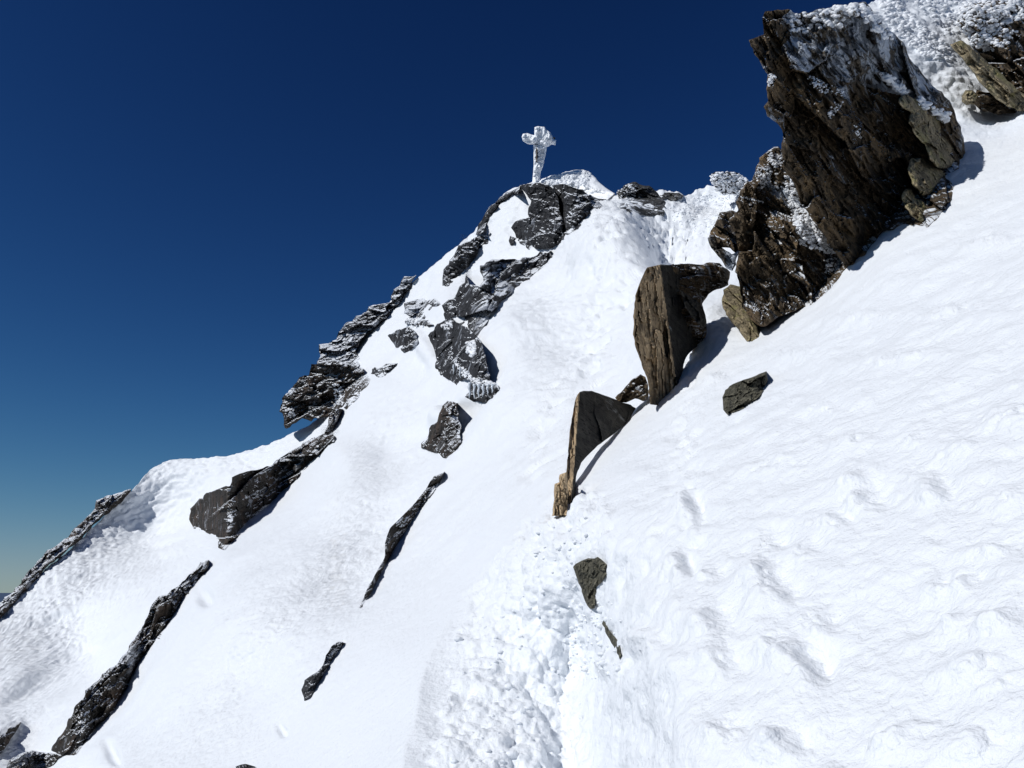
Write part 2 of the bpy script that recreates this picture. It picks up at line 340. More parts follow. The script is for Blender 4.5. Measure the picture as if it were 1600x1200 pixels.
# snow steps and isolated boot marks on the left slope
for (cx, cy, rx, ry, am) in [(170, 1170, 9, 17, -.10), (440, 1140, 7, 10, -.05), (318, 930, 12, 14, -.15), (690, 655, 20, 14, .35), (740, 625, 30, 10, .25), (665, 545, 12, 30, .3)]:
    disp += am * blob(cx, cy, rx, ry, 25, 1.5)
edge_fade = np.ones(UU.shape)
P1 = P0 + N0 * (disp * edge_fade)[..., None]
def grid_faces(nu, nv, off=0):
    i = np.arange(nu - 1)[:, None]; j = np.arange(nv - 1)[None]
    a = off + i * nv + j
    return np.stack([a, a + 1, a + nv + 1, a + nv], -1).reshape(-1, 4)
# carry the sheet on past the crest (down the far side) and under the camera
top = P1[:, :1]; k = np.arange(1, 15)[::-1].astype(float)
away = ray(us, vtop); away[:, 2] = 0; away /= np.linalg.norm(away, axis=1, keepdims=True)
sc_ = np.clip(D0[:, 0] / 40, 0.3, 1.3)[:, None]
rise = (0.28 * k ** 1.45)[None] * sc_
fall = (0.055 * k ** 2.25)[None] * sc_ * 1.3
back = top + away[:, None, :] * rise[..., None]; back[..., 2] -= fall
bot = P1[:, -1:]; kb = np.arange(1, 9).astype(float)
front = bot + np.array([0, -1.0, 0])[None, None] * (kb ** 1.6 * 0.5)[None, :, None]
front[..., 2] -= TB * (kb ** 1.6 * 0.5)[None]
PG = np.concatenate([back, P1, front], 1)
mesh_obj('snow_slope', PG.reshape(-1, 3), grid_faces(PG.shape[0], PG.shape[1]), M_snow, origin=np.zeros(3), kind='structure')
G4 = 3.0; gw, gh = int(2700 / G4), int(1900 / G4)
rel_ = P1 - EYE; zc = rel_[..., 1] * cp + rel_[..., 2] * sp; yc = -rel_[..., 1] * sp + rel_[..., 2] * cp
gu = ((800 + F * rel_[..., 0] / zc + 550) / G4).ravel(); gv = ((600 - F * yc / zc + 300) / G4).ravel()
okk = (gu > 1) & (gu < gw - 2) & (gv > 1) & (gv < gh - 2)
ds_ = np.zeros((gw, gh)); dn_ = np.zeros((gw, gh))
np.add.at(ds_, (gu[okk].astype(int), gv[okk].astype(int)), zc.ravel()[okk]); np.add.at(dn_, (gu[okk].astype(int), gv[okk].astype(int)), 1)
def blur2(A_):
    k_ = np.array([1, 2, 3, 2, 1.0]) / 9
    for ax in (0, 1): A_ = sum(w_ * np.roll(A_, o_, ax) for w_, o_ in zip(k_, (-2, -1, 0, 1, 2)))
    return A_
has = dn_ > 0
bs_ = blur2(np.where(has, ds_ / np.maximum(dn_, 1), 0)); bn_ = blur2(has.astype(float))
def snowS(u, v):
    x = np.clip((np.asarray(u) + 550) / G4 - 0.5, 1, gw - 3); y = np.clip((np.asarray(v) + 300) / G4 - 0.5, 1, gh - 3)
    i = x.astype(int); j = y.astype(int); fx = x - i; fy = y - j; s_ = 0; n_ = 0
    for a, wa in ((0, 1 - fx), (1, fx)):
        for b, wb in ((0, 1 - fy), (1, fy)): s_ = s_ + wa * wb * bs_[i + a, j + b]; n_ = n_ + wa * wb * bn_[i + a, j + b]
    return np.where(n_ > 0.15, s_ / np.maximum(n_, 1e-6), snowD(u, v))
# far below: valley country at the horizon, blue haze painted into its colour
def valley():
    m, t, b = newmat('valley'); g = t.nodes.new('ShaderNodeNewGeometry')
    c = mix(t, noise(t, g.outputs['Position'], 0.0004, 6), (0.02, 0.05, 0.11, 1), (0.05, 0.09, 0.17, 1)); t.links.new(c, b.inputs['Base Color']); b.inputs['Roughness'].default_value = 1
    nr, na = 40, 96
    rr = np.concatenate([[60], np.geomspace(400, 90000, nr - 1)]); aa = np.linspace(0, 2 * np.pi, na)
    X = np.cos(aa)[:, None] * rr; Y = np.sin(aa)[:, None] * rr
    Pn = np.stack([X, Y, X * 0], -1)
    Z = -1500 + 260 * fbm(Pn / 9000, 4, 300) * np.clip(rr / 6000, 0, 1)[None]
    Z = Z + 1330 * np.clip((rr[None] - 25000) / 50000, 0, 1)
    Z = np.where(rr[None] < 300, -90, Z)
    Z[-1] = Z[0]
    V = np.stack([X, Y, Z], -1)
    mesh_obj('valley_ground', V.reshape(-1, 3), grid_faces(na, nr), m, origin=np.zeros(3), kind='structure')
valley()

# ------------------------------------------------------------------ rocks cut from an outline with real thickness
def roughen(poly, amp, seed, step=5.0):
    P = np.array(poly, float); out = []
    for a, b in zip(P, np.roll(P, -1, 0)):
        L = np.hypot(*(b - a)); k = max(1, int(L / step))
        for t in np.arange(k) / k: out.append(a + (b - a) * t)
    out = np.array(out); s = np.stack([out[:, 0] / 9, out[:, 1] / 9, out[:, 0] * 0 + seed], -1)
    out[:, 0] += amp * fbm(s, 2, seed); out[:, 1] += amp * fbm(s + 50, 2, seed + 7)
    return out
def inside(U, V, P):
    r = np.zeros(U.shape, bool)
    for (x0, y0), (x1, y1) in zip(P, np.roll(P, -1, 0)):
        if y0 == y1: continue
        r ^= ((y0 > V) != (y1 > V)) & (U < (x1 - x0) * (V - y0) / (y1 - y0) + x0)
    return r
def nearest(U, V, P):
    bd = np.full(U.shape, 1e18); bx = np.zeros(U.shape); by = np.zeros(U.shape)
    for (x0, y0), (x1, y1) in zip(P, np.roll(P, -1, 0)):
        vx, vy = x1 - x0, y1 - y0; L = vx * vx + vy * vy + 1e-9
        t = np.clip(((U - x0) * vx + (V - y0) * vy) / L, 0, 1); qx = x0 + t * vx; qy = y0 + t * vy
        d = (U - qx) ** 2 + (V - qy) ** 2; m = d < bd
        bd = np.where(m, d, bd); bx = np.where(m, qx, bx); by = np.where(m, qy, by)
    return np.sqrt(bd), bx, by
def facets(U, V, cell, theta, squash, seed, tilt, step):
    a = R(theta); x = (U * math.cos(a) - V * math.sin(a)) / (cell * squash); y = (U * math.sin(a) + V * math.cos(a)) / cell
    wob = np.stack([U / cell / 1.7, V / cell / 1.7, U * 0 + seed], -1)
    x = x + 0.25 * fbm(wob, 2, seed); y = y + 0.25 * fbm(wob + 9, 2, seed + 3)
    i0 = np.floor(x).astype(np.int64); j0 = np.floor(y).astype(np.int64); z = np.zeros(x.shape, np.int64) + seed
    bd = np.full(x.shape, 1e9); res = np.zeros(x.shape)
    for i in (-1, 0, 1):
        for j in (-1, 0, 1):
            ix, iy = i0 + i, j0 + j
            cx = ix + _hash(ix, iy, z, 1); cy = iy + _hash(ix, iy, z, 2)
            d = (x - cx) ** 2 + (y - cy) ** 2; m = d < bd
            g1 = (_hash(ix, iy, z, 3) * 2 - 1) * tilt; g2 = (_hash(ix, iy, z, 4) * 2 - 1) * tilt; h = (_hash(ix, iy, z, 5) * 2 - 1) * step
            val = h + g1 * (x - cx) * squash + g2 * (y - cy)
            bd = np.where(m, d, bd); res = np.where(m, val, res)
    return res * cell
def affine(pts):
    pts = np.array(pts, float); W = 1 / pts[:, 2]
    if len(pts) < 3: return lambda U, V: np.full(np.shape(U), 1 / W.mean())
    Aa = np.stack([np.ones(len(pts)), pts[:, 0] / 100, pts[:, 1] / 100], 1); s, *_ = np.linalg.lstsq(Aa, W, rcond=None)
    return lambda U, V: 1 / (s[0] + s[1] * U / 100 + s[2] * V / 100)
SEED = [100]
def relief(name, poly, mat, depth=None, step=2.0, edge=10, round_=8, thick=None, cell=34, bed=(24, 5), theta=0, squash=2.5, tilt=0.7, stp=0.35, rough=1.5,
           wall=0.9, off=4, lump=None, parent=None, label=None, cat=None, group=None, extra=None, hold=False, mat2=None, mat2f=None, fine=1.0, smooth=False):
    SEED[0] += 11; sd_ = SEED[0]
    Pq = roughen(poly, rough, sd_)
    x0, y0 = Pq.min(0) - step; x1, y1 = Pq.max(0) + step
    gx = np.arange(x0, x1 + step, step); gy = np.arange(y0, y1 + step, step)
    U, V = np.meshgrid(gx, gy, indexing='ij'); ins = inside(U, V, Pq); nd, bx, by = nearest(U, V, Pq)
    cells = ins[:-1, :-1] | ins[1:, :-1] | ins[:-1, 1:] | ins[1:, 1:]
    U = np.where(ins, U, bx); V = np.where(ins, V, by); dist = np.where(ins, nd, 0)
    Ds = snowS(U, V)
    if depth is not None: Db = affine(depth)(U, V)
    else:
        vb = np.where(ins, V, -1e9).max(1); ok = vb > -1e8
        if ok.sum() < 2: ok[:] = True; vb[:] = V.mean()
        vb = np.interp(np.arange(len(gx)), np.where(ok)[0], vb[ok]); 
        ker = max(1, int(16 / step)); kk = np.ones(2 * ker + 1) / (2 * ker + 1)
        Dcol = snowS(gx, vb); Dcol = np.convolve(np.pad(Dcol, ker, mode='edge'), kk, 'valid')
        Db = (1 - wall) * Ds + wall * np.minimum(Dcol[:, None], Ds * 1.0 + 0 * Ds)
    px = Db / F
    T = np.clip(dist / edge, 0, 1); T = np.sqrt(1 - (1 - T) ** 2)
    rel = facets(U, V, cell, theta, squash, sd_, tilt, stp) + 0.8 * fine * facets(U, V, cell * 0.4, theta, squash, sd_ + 1, tilt, stp) + 0.9 * fine * facets(U, V, cell * 0.15, theta + 8, squash, sd_ + 2, tilt, stp)
    Pw = pt(U, V, Db)
    rel = rel + cell * 0.25 * fbm(np.stack([U / cell / 1.4, V / cell / 1.4, U * 0 + sd_], -1), 3, sd_)
    a_ = R(theta); yb = U * math.sin(a_) + V * math.cos(a_); xb = U * math.cos(a_) - V * math.sin(a_)
    for wl, am in ((bed[0], bed[1]), (bed[0] * 0.37, bed[1] * 0.45)):
        ph = yb / wl + 0.9 * fbm(np.stack([xb / wl / 3.2, yb / wl / 1.5, U * 0 + sd_ + wl], -1), 3, sd_ + 5); fr = ph - np.floor(ph)
        gate = 0.4 + 0.6 * sstep(-0.3, 0.3, vnoise(np.stack([xb / wl / 2.5, yb / wl / 1.4, U * 0 + sd_], -1), 9))
        rel = rel + am * gate * (fr * 1.25 - 0.5 - 1.25 * sstep(0.8, 1.0, fr))
    xs = (U * math.cos(a_) - V * math.sin(a_)) / (9 * squash); ys = (U * math.sin(a_) + V * math.cos(a_)) / 9
    for q_ in (1, 2.1): rel = rel + fine * 4.2 / q_ * (0.5 - np.abs(vnoise(np.stack([xs * q_, ys * q_, U * 0 + sd_ + q_], -1), sd_)))
    if extra is not None: rel = rel + extra(U, V)
    Df = Db - px * (off + round_ * T + rel * (0.35 + 0.65 * T) - round_)
    Df = np.minimum(Df, Ds - px * (16 * T - 1 + 0.5 * rel * T)) if not hold else Df
    Pf = pt(U, V, Df)
    if lump:
        for (L, am, s) in lump:
            l_ = lumps(Pw / L, s) * am * (0.3 + 0.7 * T)
            Pf = Pf - ray(U, V) * l_[..., None]
    if hold == 2: Df = np.minimum(Df, Ds - px * 2)
    if depth is not None: Dk = Db + (thick if thick else 0.8)
    else: Dk = np.maximum(Ds, Df) + (thick if thick else 0.5)
    Pk = pt(U, V, np.maximum(Dk - (1 - T) * (Dk - Db) * 0.5, Df + 0.02))
    nv = U.shape[1]; idx = np.arange(U.size).reshape(U.shape)
    ci, cj = np.where(cells)
    q = np.stack([idx[ci, cj], idx[ci, cj + 1], idx[ci + 1, cj + 1], idx[ci + 1, cj]], 1)
    e = np.concatenate([q[:, [0, 1]], q[:, [1, 2]], q[:, [2, 3]], q[:, [3, 0]]])
    key = np.sort(e, 1); kk_ = key[:, 0].astype(np.int64) * U.size + key[:, 1]
    uq, inv, cnt = np.unique(kk_, return_inverse=True, return_counts=True)
    be = e[cnt[inv] == 1]; NN = U.size
    side = np.stack([be[:, 1], be[:, 0], be[:, 0] + NN, be[:, 1] + NN], 1)
    allq = np.concatenate([q, q[:, ::-1] + NN, side])
    allv = np.concatenate([Pf.reshape(-1, 3), Pk.reshape(-1, 3)])
    used = np.unique(allq); rm = np.full(2 * NN, -1); rm[used] = np.arange(len(used))
    o = mesh_obj(name, allv[used], rm[allq], mat, parent=parent, smooth=smooth, label=label, cat=cat, group=group)
    if mat2 is not None:
        o.data.materials.append(mat2); uf = U.ravel()[q].mean(1); vf = V.ravel()[q].mean(1)
        mi = np.zeros(len(allq), np.int32); mi[:len(q)] = mat2f(uf, vf)
        if len(o.data.polygons) == len(mi): o.data.polygons.foreach_set('material_index', mi)
    return o

# icosphere template for rime balls and snow lumps
def ico(sub=2):
    import bmesh
    bm = bmesh.new(); bmesh.ops.create_icosphere(bm, subdivisions=sub, radius=1.0)
    V = np.array([v.co[:] for v in bm.verts]); Fc = np.array([[v.index for v in f.verts] for f in bm.faces]); bm.free(); return V, Fc
IV, IF = ico(2)
def balls(name, pts, rad, mat, parent=None, stretch=None, **kw):
    pts = np.asarray(pts); k = len(pts); V = np.repeat(IV[None], k, 0)
    stretch = (1.35, 1.0, 0.85) if stretch is None else stretch
    ph = rng.uniform(0, 90, (k, 1, 3)); d = 1 + 0.24 * vnoise(V * 1.6 + ph, 400) + 0.12 * vnoise(V * 4 + ph, 401)
    s = rng.uniform(0.75, 1.25, (k, 1, 3))
    if stretch is not None: s = s * np.asarray(stretch)
    V = V * d[..., None] * s * np.asarray(rad)[:, None, None] + pts[:, None]
    Fc = (IF[None] + (np.arange(k) * len(IV))[:, None, None]).reshape(-1, 3)
    return mesh_obj(name, V.reshape(-1, 3), Fc, mat, parent=parent, **kw)
def inpoly(poly, k, seed=0):
    r = np.random.default_rng(seed); P = np.array(poly, float); out = []
    while len(out) < k:
        u = r.uniform(P[:, 0].min(), P[:, 0].max(), 400); v = r.uniform(P[:, 1].min(), P[:, 1].max(), 400)
        m = inside(u, v, P); out += list(zip(u[m], v[m]))
    return np.array(out[:k])
_dep = None
def surf_points(objs, uv):
    """where sight lines through uv meet the given objects"""
    res = []; o_ = Vector(EYE.tolist())
    for (u, v) in uv:
        d = Vector(ray(u, v).tolist()).normalized(); best = None
        for ob in objs:
            off = Vector(ob['_o'])
            hit, loc, nrm, _ = ob.ray_cast(o_ - off, d)
            if hit:
                L = (loc + off - o_).length
                if best is None or L < best: best = L
        if best is not None: res.append((o_ + d * best)[:])
    return np.array(res)
def rime_on(parent, poly, k, size_px, seed, D, name='rime_crust', chain=False, objs=None):
    uv = inpoly(poly, int(k * 1.9), seed); P = surf_points(objs or [parent], uv)
    if len(P) == 0: return None
    r = np.random.default_rng(seed + 1); rad = 0.6 * size_px * D / F * r.uniform(0.4, 1.2, len(P))
    return balls(name, P, rad, M_rime, parent=parent, kind='stuff')

RK = dict(cat='rock')
# --- crag at upper right
crag_poly = [(1193,17),(1210,15),(1225,14),(1247,22),(1270,17),(1300,12),(1330,6),(1352,4),(1375,25),(1390,49),(1410,66),(1424,94),(1450,124),(1484,157),(1499,195),(1508,236),(1499,262),(1478,275),(1493,292),(1487,310),(1474,330),(1450,354),(1412,352),(1377,364),(1367,378),(1349,401),(1325,416),(1318,412),(1300,390),(1288,368),(1270,345),(1250,315),(1240,285),(1222,262),(1220,235),(1223,202),(1199,180),(1193,168),(1202,157),(1196,139),(1200,118),(1192,105),(1180,86),(1169,62),(1195,54),(1191,30)]
crag = relief('overhanging_crag', crag_poly, M_crag, depth=[(1200,60,8.2),(1230,240,8.6),(1330,400,9.1),(1490,290,10.3),(1380,60,9.4)], step=1.8, edge=16, round_=18, thick=0.8, cell=46, theta=-55, squash=2.6, tilt=0.75, stp=0.35, rough=2.2, off=6, bed=(24, 15),
    label='tall dark brown overhanging crag leaning out against the sky at upper right', cat='crag', mat2=M_crag_frost, mat2f=lambda u, v: ((v < 105 - 0.12 * (u - 1200) * 0 + (u - 1230) * 0.25) & (u > 1228 + 8 * np.sin(v / 7))).astype(np.int32))
rime_on(crag, [(1235,25),(1300,14),(1345,8),(1310,40),(1260,52),(1236,50)], 70, 4.5, 1, 10)
rime_on(crag, [(1288,28),(1312,32),(1318,44),(1290,42)], 14, 6, 2, 10)
rime_on(crag, [(1302,10),(1345,4),(1380,30),(1396,62),(1380,60),(1340,25),(1310,20)], 90, 5, 3, 10.3)
rime_on(crag, [(1375,110),(1392,118),(1420,142),(1450,160),(1485,178),(1480,192),(1440,168),(1405,146),(1378,122)], 120, 5.5, 4, 9.5)
rime_on(crag, [(1262,115),(1290,130),(1318,142),(1316,150),(1285,146),(1265,132)], 60, 2.2, 5, 9.5)
rime_on(crag, [(1300,160),(1320,158),(1310,172),(1296,186),(1294,176)], 30, 2.2, 6, 9.5)
rime_on(crag, [(1334,196),(1344,200),(1346,216),(1338,214)], 14, 2.5, 7, 9.5)
rime_on(crag, [(1203,117),(1212,118),(1206,128),(1200,138)], 12, 3.5, 8, 9.5)
low_poly = [(1209,228),(1222,232),(1240,262),(1262,300),(1300,360),(1335,400),(1326,416),(1308,437),(1282,469),(1262,478),(1235,486),(1212,499),(1190,512),(1174,500),(1160,480),(1156,446),(1150,418),(1156,395),(1150,365),(1140,345),(1152,327),(1150,318),(1156,300),(1165,288),(1175,282),(1180,262),(1187,246)]
low = relief('lower_crag', low_poly, M_crag, depth=[(1200,250,10.2),(1160,420,9.9),(1190,520,9.2),(1330,410,10.0),(1300,440,9.4)], step=1.8, edge=12, round_=14, thick=1.6, cell=36, theta=-60, squash=2.4, tilt=0.8, stp=0.45, rough=2.0, off=0, bed=(20, 12),
    label='jagged black-brown lower crag with a rime-filled chute under the overhang', cat='crag')
rime_on(low, [(1226,275),(1240,276),(1246,296),(1262,322),(1284,346),(1300,372),(1318,396),(1300,398),(1275,392),(1250,380),(1240,345),(1232,315)], 420, 3.6, 11, 11)
rime_on(low, [(1203,240),(1222,240),(1228,254),(1212,262),(1200,252)], 60, 2.6, 12, 12)
rime_on(low, [(1180,275),(1205,268),(1204,284),(1188,296)], 50, 2.4, 13, 12)
rime_on(low, [(1156,306),(1192,314),(1192,318),(1158,309)], 30, 1.6, 14, 12)
rime_on(low, [(1285,405),(1315,402),(1312,420),(1290,430)], 50, 2.4, 15, 10)
relief('curled_rock', [(1119,346),(1125,332),(1140,329),(1150,330),(1160,345),(1172,368),(1178,395),(1168,432),(1158,438),(1148,425),(1152,408),(1157,396),(1152,398),(1140,388),(1124,388),(1107,372),(1110,360)], M_crag,
    depth=[(1130,350,12.9),(1160,340,12.9),(1160,430,12.4)], step=1.4, edge=7, round_=9, thick=0.7, cell=20, theta=-50, squash=2, off=4, hold=True, label='curled brown rock plates with an arched edge left of the lower crag', **RK)
relief('curled_rock', [(1106,372),(1116,366),(1126,384),(1143,398),(1153,392),(1150,412),(1144,424),(1134,420),(1126,404),(1112,388)], M_crag_frost,
    depth=[(1130,350,12.7),(1150,340,12.7),(1140,430,12.5)], step=1.4, edge=5, round_=6, thick=0.4, cell=14, theta=-50, off=4, hold=True, label='small frosted rock plate with a white rimed edge below the curled plates', **RK)
relief('rock_fin', [(1128,470),(1130,452),(1142,444),(1158,448),(1166,480),(1182,505),(1186,528),(1180,540),(1172,540),(1158,520),(1140,498),(1129,482)], M_knob,
    depth=[(1130,460,11.0),(1175,535,9.6),(1170,450,10.9)], step=1.4, edge=8, round_=10, thick=0.5, cell=18, theta=-60, tilt=0.4, off=8, hold=True, label='rounded brown fin of rock ending in a point at the foot of the lower crag', **RK)
K1 = dict(hold=True, bed=(11, 4), step=1.4, edge=14, round_=20, thick=0.6, cell=22, theta=-55, squash=1.8, tilt=0.75, stp=0.35, rough=2.2, off=22)
relief('boulder', [(1403,156),(1414,148),(1428,152),(1445,160),(1470,178),(1490,205),(1505,232),(1500,255),(1482,262),(1466,262),(1452,248),(1444,225),(1430,212),(1420,192),(1424,178),(1408,166)], M_knob, depth=[(1410,160,9.1),(1490,240,10.3),(1440,240,9.2)],
    extra=lambda U, V: -0.45 * np.clip((U - 1404) - (V - 150) * 0.75 - 8, 0, 60), label='long pale lichened boulder, topmost of three at the crag edge', cat='boulder', group='pale boulders at the right edge of the crag', **K1)
relief('boulder', [(1418,262),(1424,248),(1440,246),(1456,252),(1474,268),(1492,290),(1490,303),(1470,308),(1452,306),(1436,302),(1424,285)], M_knob, depth=[(1420,260,9.1),(1490,300,9.9),(1440,300,9.0)],
    label='rounded pale boulder, middle of three at the crag edge', cat='boulder', group='pale boulders at the right edge of the crag', **K1)
relief('boulder', [(1408,304),(1414,294),(1424,298),(1430,310),(1448,320),(1464,330),(1456,346),(1444,352),(1426,340),(1412,322)], M_knob, depth=[(1410,300,8.95),(1460,340,8.9),(1430,340,8.7)],
    label='small curved boulder, lowest of three at the crag edge above the snow', cat='boulder', group='pale boulders at the right edge of the crag', **K1)
# --- top right corner
ra = relief('leaning_rock_beam', [(1484,70),(1500,64),(1516,70),(1535,90),(1560,110),(1590,140),(1625,165),(1625,178),(1590,172),(1574,166),(1548,148),(1530,128),(1512,102),(1495,84)], M_knob, depth=[(1490,70,11.8),(1600,160,11.8),(1560,170,11.6)],
    step=1.6, edge=12, round_=14, thick=0.9, cell=30, theta=-42, squash=2.5, tilt=0.4, stp=0.2, off=10, hold=True, label='long pale brown beam of rock lying aslant in the top right corner', **RK)
rb = relief('corner_crag', [(1500,10),(1540,0),(1600,-20),(1680,-30),(1680,190),(1625,182),(1600,160),(1575,130),(1550,105),(1530,85),(1515,60),(1495,40)], M_crag, depth=[(1520,20,13.0),(1640,20,13.0),(1620,160,12.2)],
    step=2.0, edge=16, round_=20, thick=1.6, cell=34, theta=-42, squash=2.6, off=10, hold=True, label='brown rock outcrop hung with white rime at the top right corner', cat='crag')
rime_on(rb, [(1478,20),(1510,2),(1600,-10),(1600,30),(1560,40),(1540,60),(1545,80),(1520,70),(1490,45)], 330, 5.0, 21, 12.5)
rime_on(rb, [(1540,36),(1590,50),(1580,66),(1552,80),(1535,80)], 70, 4.0, 22, 12.5)
relief('small_boulder', [(1501,150),(1508,140),(1520,142),(1530,150),(1524,163),(1510,165),(1502,160)], M_knob, depth=[(1510,150,11.9)], step=1.4, edge=9, round_=12, thick=0.4, cell=14, off=8, label='small brown boulder under the lower end of the leaning beam', **RK)
relief('dark_boulder', [(1526,140),(1550,146),(1572,166),(1590,176),(1560,180),(1530,170),(1520,160)], M_crag, depth=[(1550,160,12.0)], step=1.6, edge=9, round_=10, thick=0.5, cell=16, off=4, label='dark rock lying in shade beneath the leaning beam', **RK)
# --- standing slabs
slab_edge = lambda cx, k: (lambda U, V: -k * np.abs(U - cx(V)) )
e1 = lambda V: 1030 + (V - 414) * 0.14
slab = relief('standing_slab', [(1031,414),(1022,416),(1010,418),(1004,430),(999,444),(993,462),(991,474),(990,500),(989,522),(995,548),(1001,566),(1010,590),(1014,606),(1015,632),(1034,634),(1052,628),(1060,606),(1068,570),(1076,553),(1090,540),(1088,515),(1084,485),(1078,455),(1066,428),(1052,413)], M_slab_edge_lit,
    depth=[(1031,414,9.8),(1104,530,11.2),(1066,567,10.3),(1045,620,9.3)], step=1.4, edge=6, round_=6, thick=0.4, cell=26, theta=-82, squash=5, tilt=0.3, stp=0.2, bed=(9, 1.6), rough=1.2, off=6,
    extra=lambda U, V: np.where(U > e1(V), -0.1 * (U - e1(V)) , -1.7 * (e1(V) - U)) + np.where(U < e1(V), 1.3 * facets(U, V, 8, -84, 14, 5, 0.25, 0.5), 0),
    mat2=M_slab_face_shaded, mat2f=lambda u, v: (u > e1(v) + 1.5).astype(np.int32), hold=2, label='tall split slab with brown layered edge standing upright beside the crag', cat='rock slab', fine=0.6)
relief('broken_rock', [(1048,414),(1074,411),(1095,412),(1115,409),(1126,412),(1140,425),(1138,445),(1120,452),(1108,460),(1096,474),(1102,492),(1104,512),(1104,528),(1090,538),(1076,520),(1062,480),(1052,440)], M_crag,
    depth=[(1060,425,10.5),(1135,430,11.6),(1100,525,10.9)], step=1.3, edge=7, round_=9, thick=0.4, cell=22, bed=(12, 7), theta=-8, squash=3.5, tilt=0.6, off=4, hold=2, label='dark layered broken rock behind the upper right of the tall split slab', **RK)
relief('rock_plate', [(1062,452),(1080,462),(1096,478),(1106,505),(1098,514),(1086,500),(1070,480)], M_slab_face_shaded, depth=[(1070,460,10.1),(1100,470,10.4),(1100,510,10.1)], step=1.4, edge=5, round_=5, thick=0.3, cell=12, theta=-50, off=4, label='thin grey rock plate leaning on the right side of the tall split slab', **RK)
e2 = lambda V: 905 - (V - 612) * 0.075
relief('standing_slab', [(905,612),(912,610),(925,611),(955,622),(985,633),(994,638),(984,655),(962,676),(930,700),(908,722),(900,746),(897,775),(896,804),(882,806),(880,780),(884,745),(888,705),(892,660),(898,628)], M_slab_edge_lit,
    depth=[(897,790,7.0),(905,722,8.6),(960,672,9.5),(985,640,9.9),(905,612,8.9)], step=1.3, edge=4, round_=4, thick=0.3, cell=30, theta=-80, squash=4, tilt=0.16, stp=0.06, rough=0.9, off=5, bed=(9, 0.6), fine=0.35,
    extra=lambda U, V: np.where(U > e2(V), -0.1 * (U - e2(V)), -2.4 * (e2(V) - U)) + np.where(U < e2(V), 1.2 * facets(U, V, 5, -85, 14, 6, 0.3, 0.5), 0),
    mat2=M_slab_face_shaded, mat2f=lambda u, v: (u > e2(v) + 1).astype(np.int32), hold=2, label='smooth dark triangular slab with thin brown edge standing above the trail', cat='rock slab')
for k_, (pl, lb) in enumerate([([(874,742),(885,738),(888,770),(885,806),(872,806),(874,775)], 'narrow brown rock splinter against the foot of the dark triangular slab'),
        ([(866,756),(876,752),(875,780),(872,806),(862,806),(866,780)], 'short rock splinter left of its neighbour by the foot of the triangular slab')]):
    relief('rock_splinter', pl, M_slab_edge_lit, depth=[(875,790,7.1)], step=1.2, edge=3, round_=3, thick=0.25, cell=10, theta=-84, squash=5, tilt=0.3, off=4, rough=0.8, label=lb, group='splinters at the foot of the dark slab', **RK)
relief('rock_debris', [(962,622),(975,608),(990,592),(1000,584),(1008,590),(1012,602),(1014,618),(1006,628),(992,622),(978,628),(966,628)], M_crag, depth=[(985,610,10.2)], step=1.3, edge=5, round_=6, thick=0.5, cell=12, theta=40, off=4, label='black broken rock pieces wedged between the two standing slabs', **RK)
relief('embedded_rock', [(896,886),(905,878),(918,872),(935,871),(948,882),(947,898),(940,908),(932,918),(931,934),(930,950),(920,952),(913,935),(906,915),(899,900)], M_small, step=1.2, edge=7, round_=10, thick=0.3, cell=15, bed=(9, 3), theta=60, squash=1.6, tilt=0.9, stp=0.35, off=16, wall=0.6, label='small grey-green rock sticking out of the snow beside the trail', **RK)
relief('embedded_rock', [(944,968),(952,984),(960,996),(968,1008),(971,1024),(968,1030),(961,1014),(953,1000),(946,988),(941,974)], M_small, step=1.0, edge=3, round_=3, thick=0.2, cell=8, theta=-50, off=3.5, wall=0.3, label='dark sliver standing in for the shaded snow crack below the small grey-green rock', **RK)  # thin dark piece put in for the shade inside a snow crack
relief('embedded_rock', [(1129,620),(1132,610),(1150,597),(1172,590),(1196,580),(1200,594),(1193,611),(1182,624),(1165,636),(1150,642),(1137,648),(1131,640)], M_small, step=1.2, edge=6, round_=6, thick=0.4, cell=18, theta=28, bed=(9, 3), squash=2.5, tilt=0.8, stp=0.3, off=14, wall=0.7, label='small flat brown rock embedded alone in the right snow slope', **RK)
# --- summit rocks
SR = dict(bed=(15, 6), step=1.3, edge=9, round_=12, cell=24, theta=-20, squash=1.6, tilt=0.8, stp=0.4, rough=2.0)
SR2 = dict(SR); SR2['rough'] = 1.8
relief('summit_crag', [(812,288),(832,285),(850,286),(862,292),(872,305),(874,330),(882,350),(880,374),(868,384),(850,390),(830,390),(812,380),(799,355),(806,346),(827,340),(826,325),(829,312),(820,300)], M_grey,
    thick=4, off=14, label='blocky black crag directly beneath the summit cross', cat='crag', **SR)
relief('summit_crag', [(862,289),(875,286),(900,293),(925,306),(947,326),(925,333),(914,340),(905,356),(887,368),(874,368),(868,340),(868,310)], M_grey,
    thick=4, off=12, extra=lambda U, V: -0.35 * (U - 880), label='dark wedge-shaped crag sloping down to the right of the summit block', cat='crag', **SR)
nb = relief('rimed_boulder', [(964,300),(975,289),(995,285),(1015,290),(1027,300),(1040,315),(1038,334),(1020,338),(995,334),(965,328),(967,312)], M_rimerock, depth=[(1000,310,36.5)], thick=2.5, off=22, label='rounded dark boulder speckled with rime on the skyline right of the summit', cat='boulder', **SR)
rime_on(nb, [(964,300),(985,286),(995,300),(985,328),(965,325)], 90, 2.2, 31, 36.5)
relief('skyline_rock', [(1032,304),(1045,300),(1060,301),(1070,306),(1060,312),(1035,312)], M_rimerock, depth=[(1050,305,37)], thick=1.0, off=3, label='low dark rock ridge between rimed boulder and rime pillar', cat='rock', **SR)
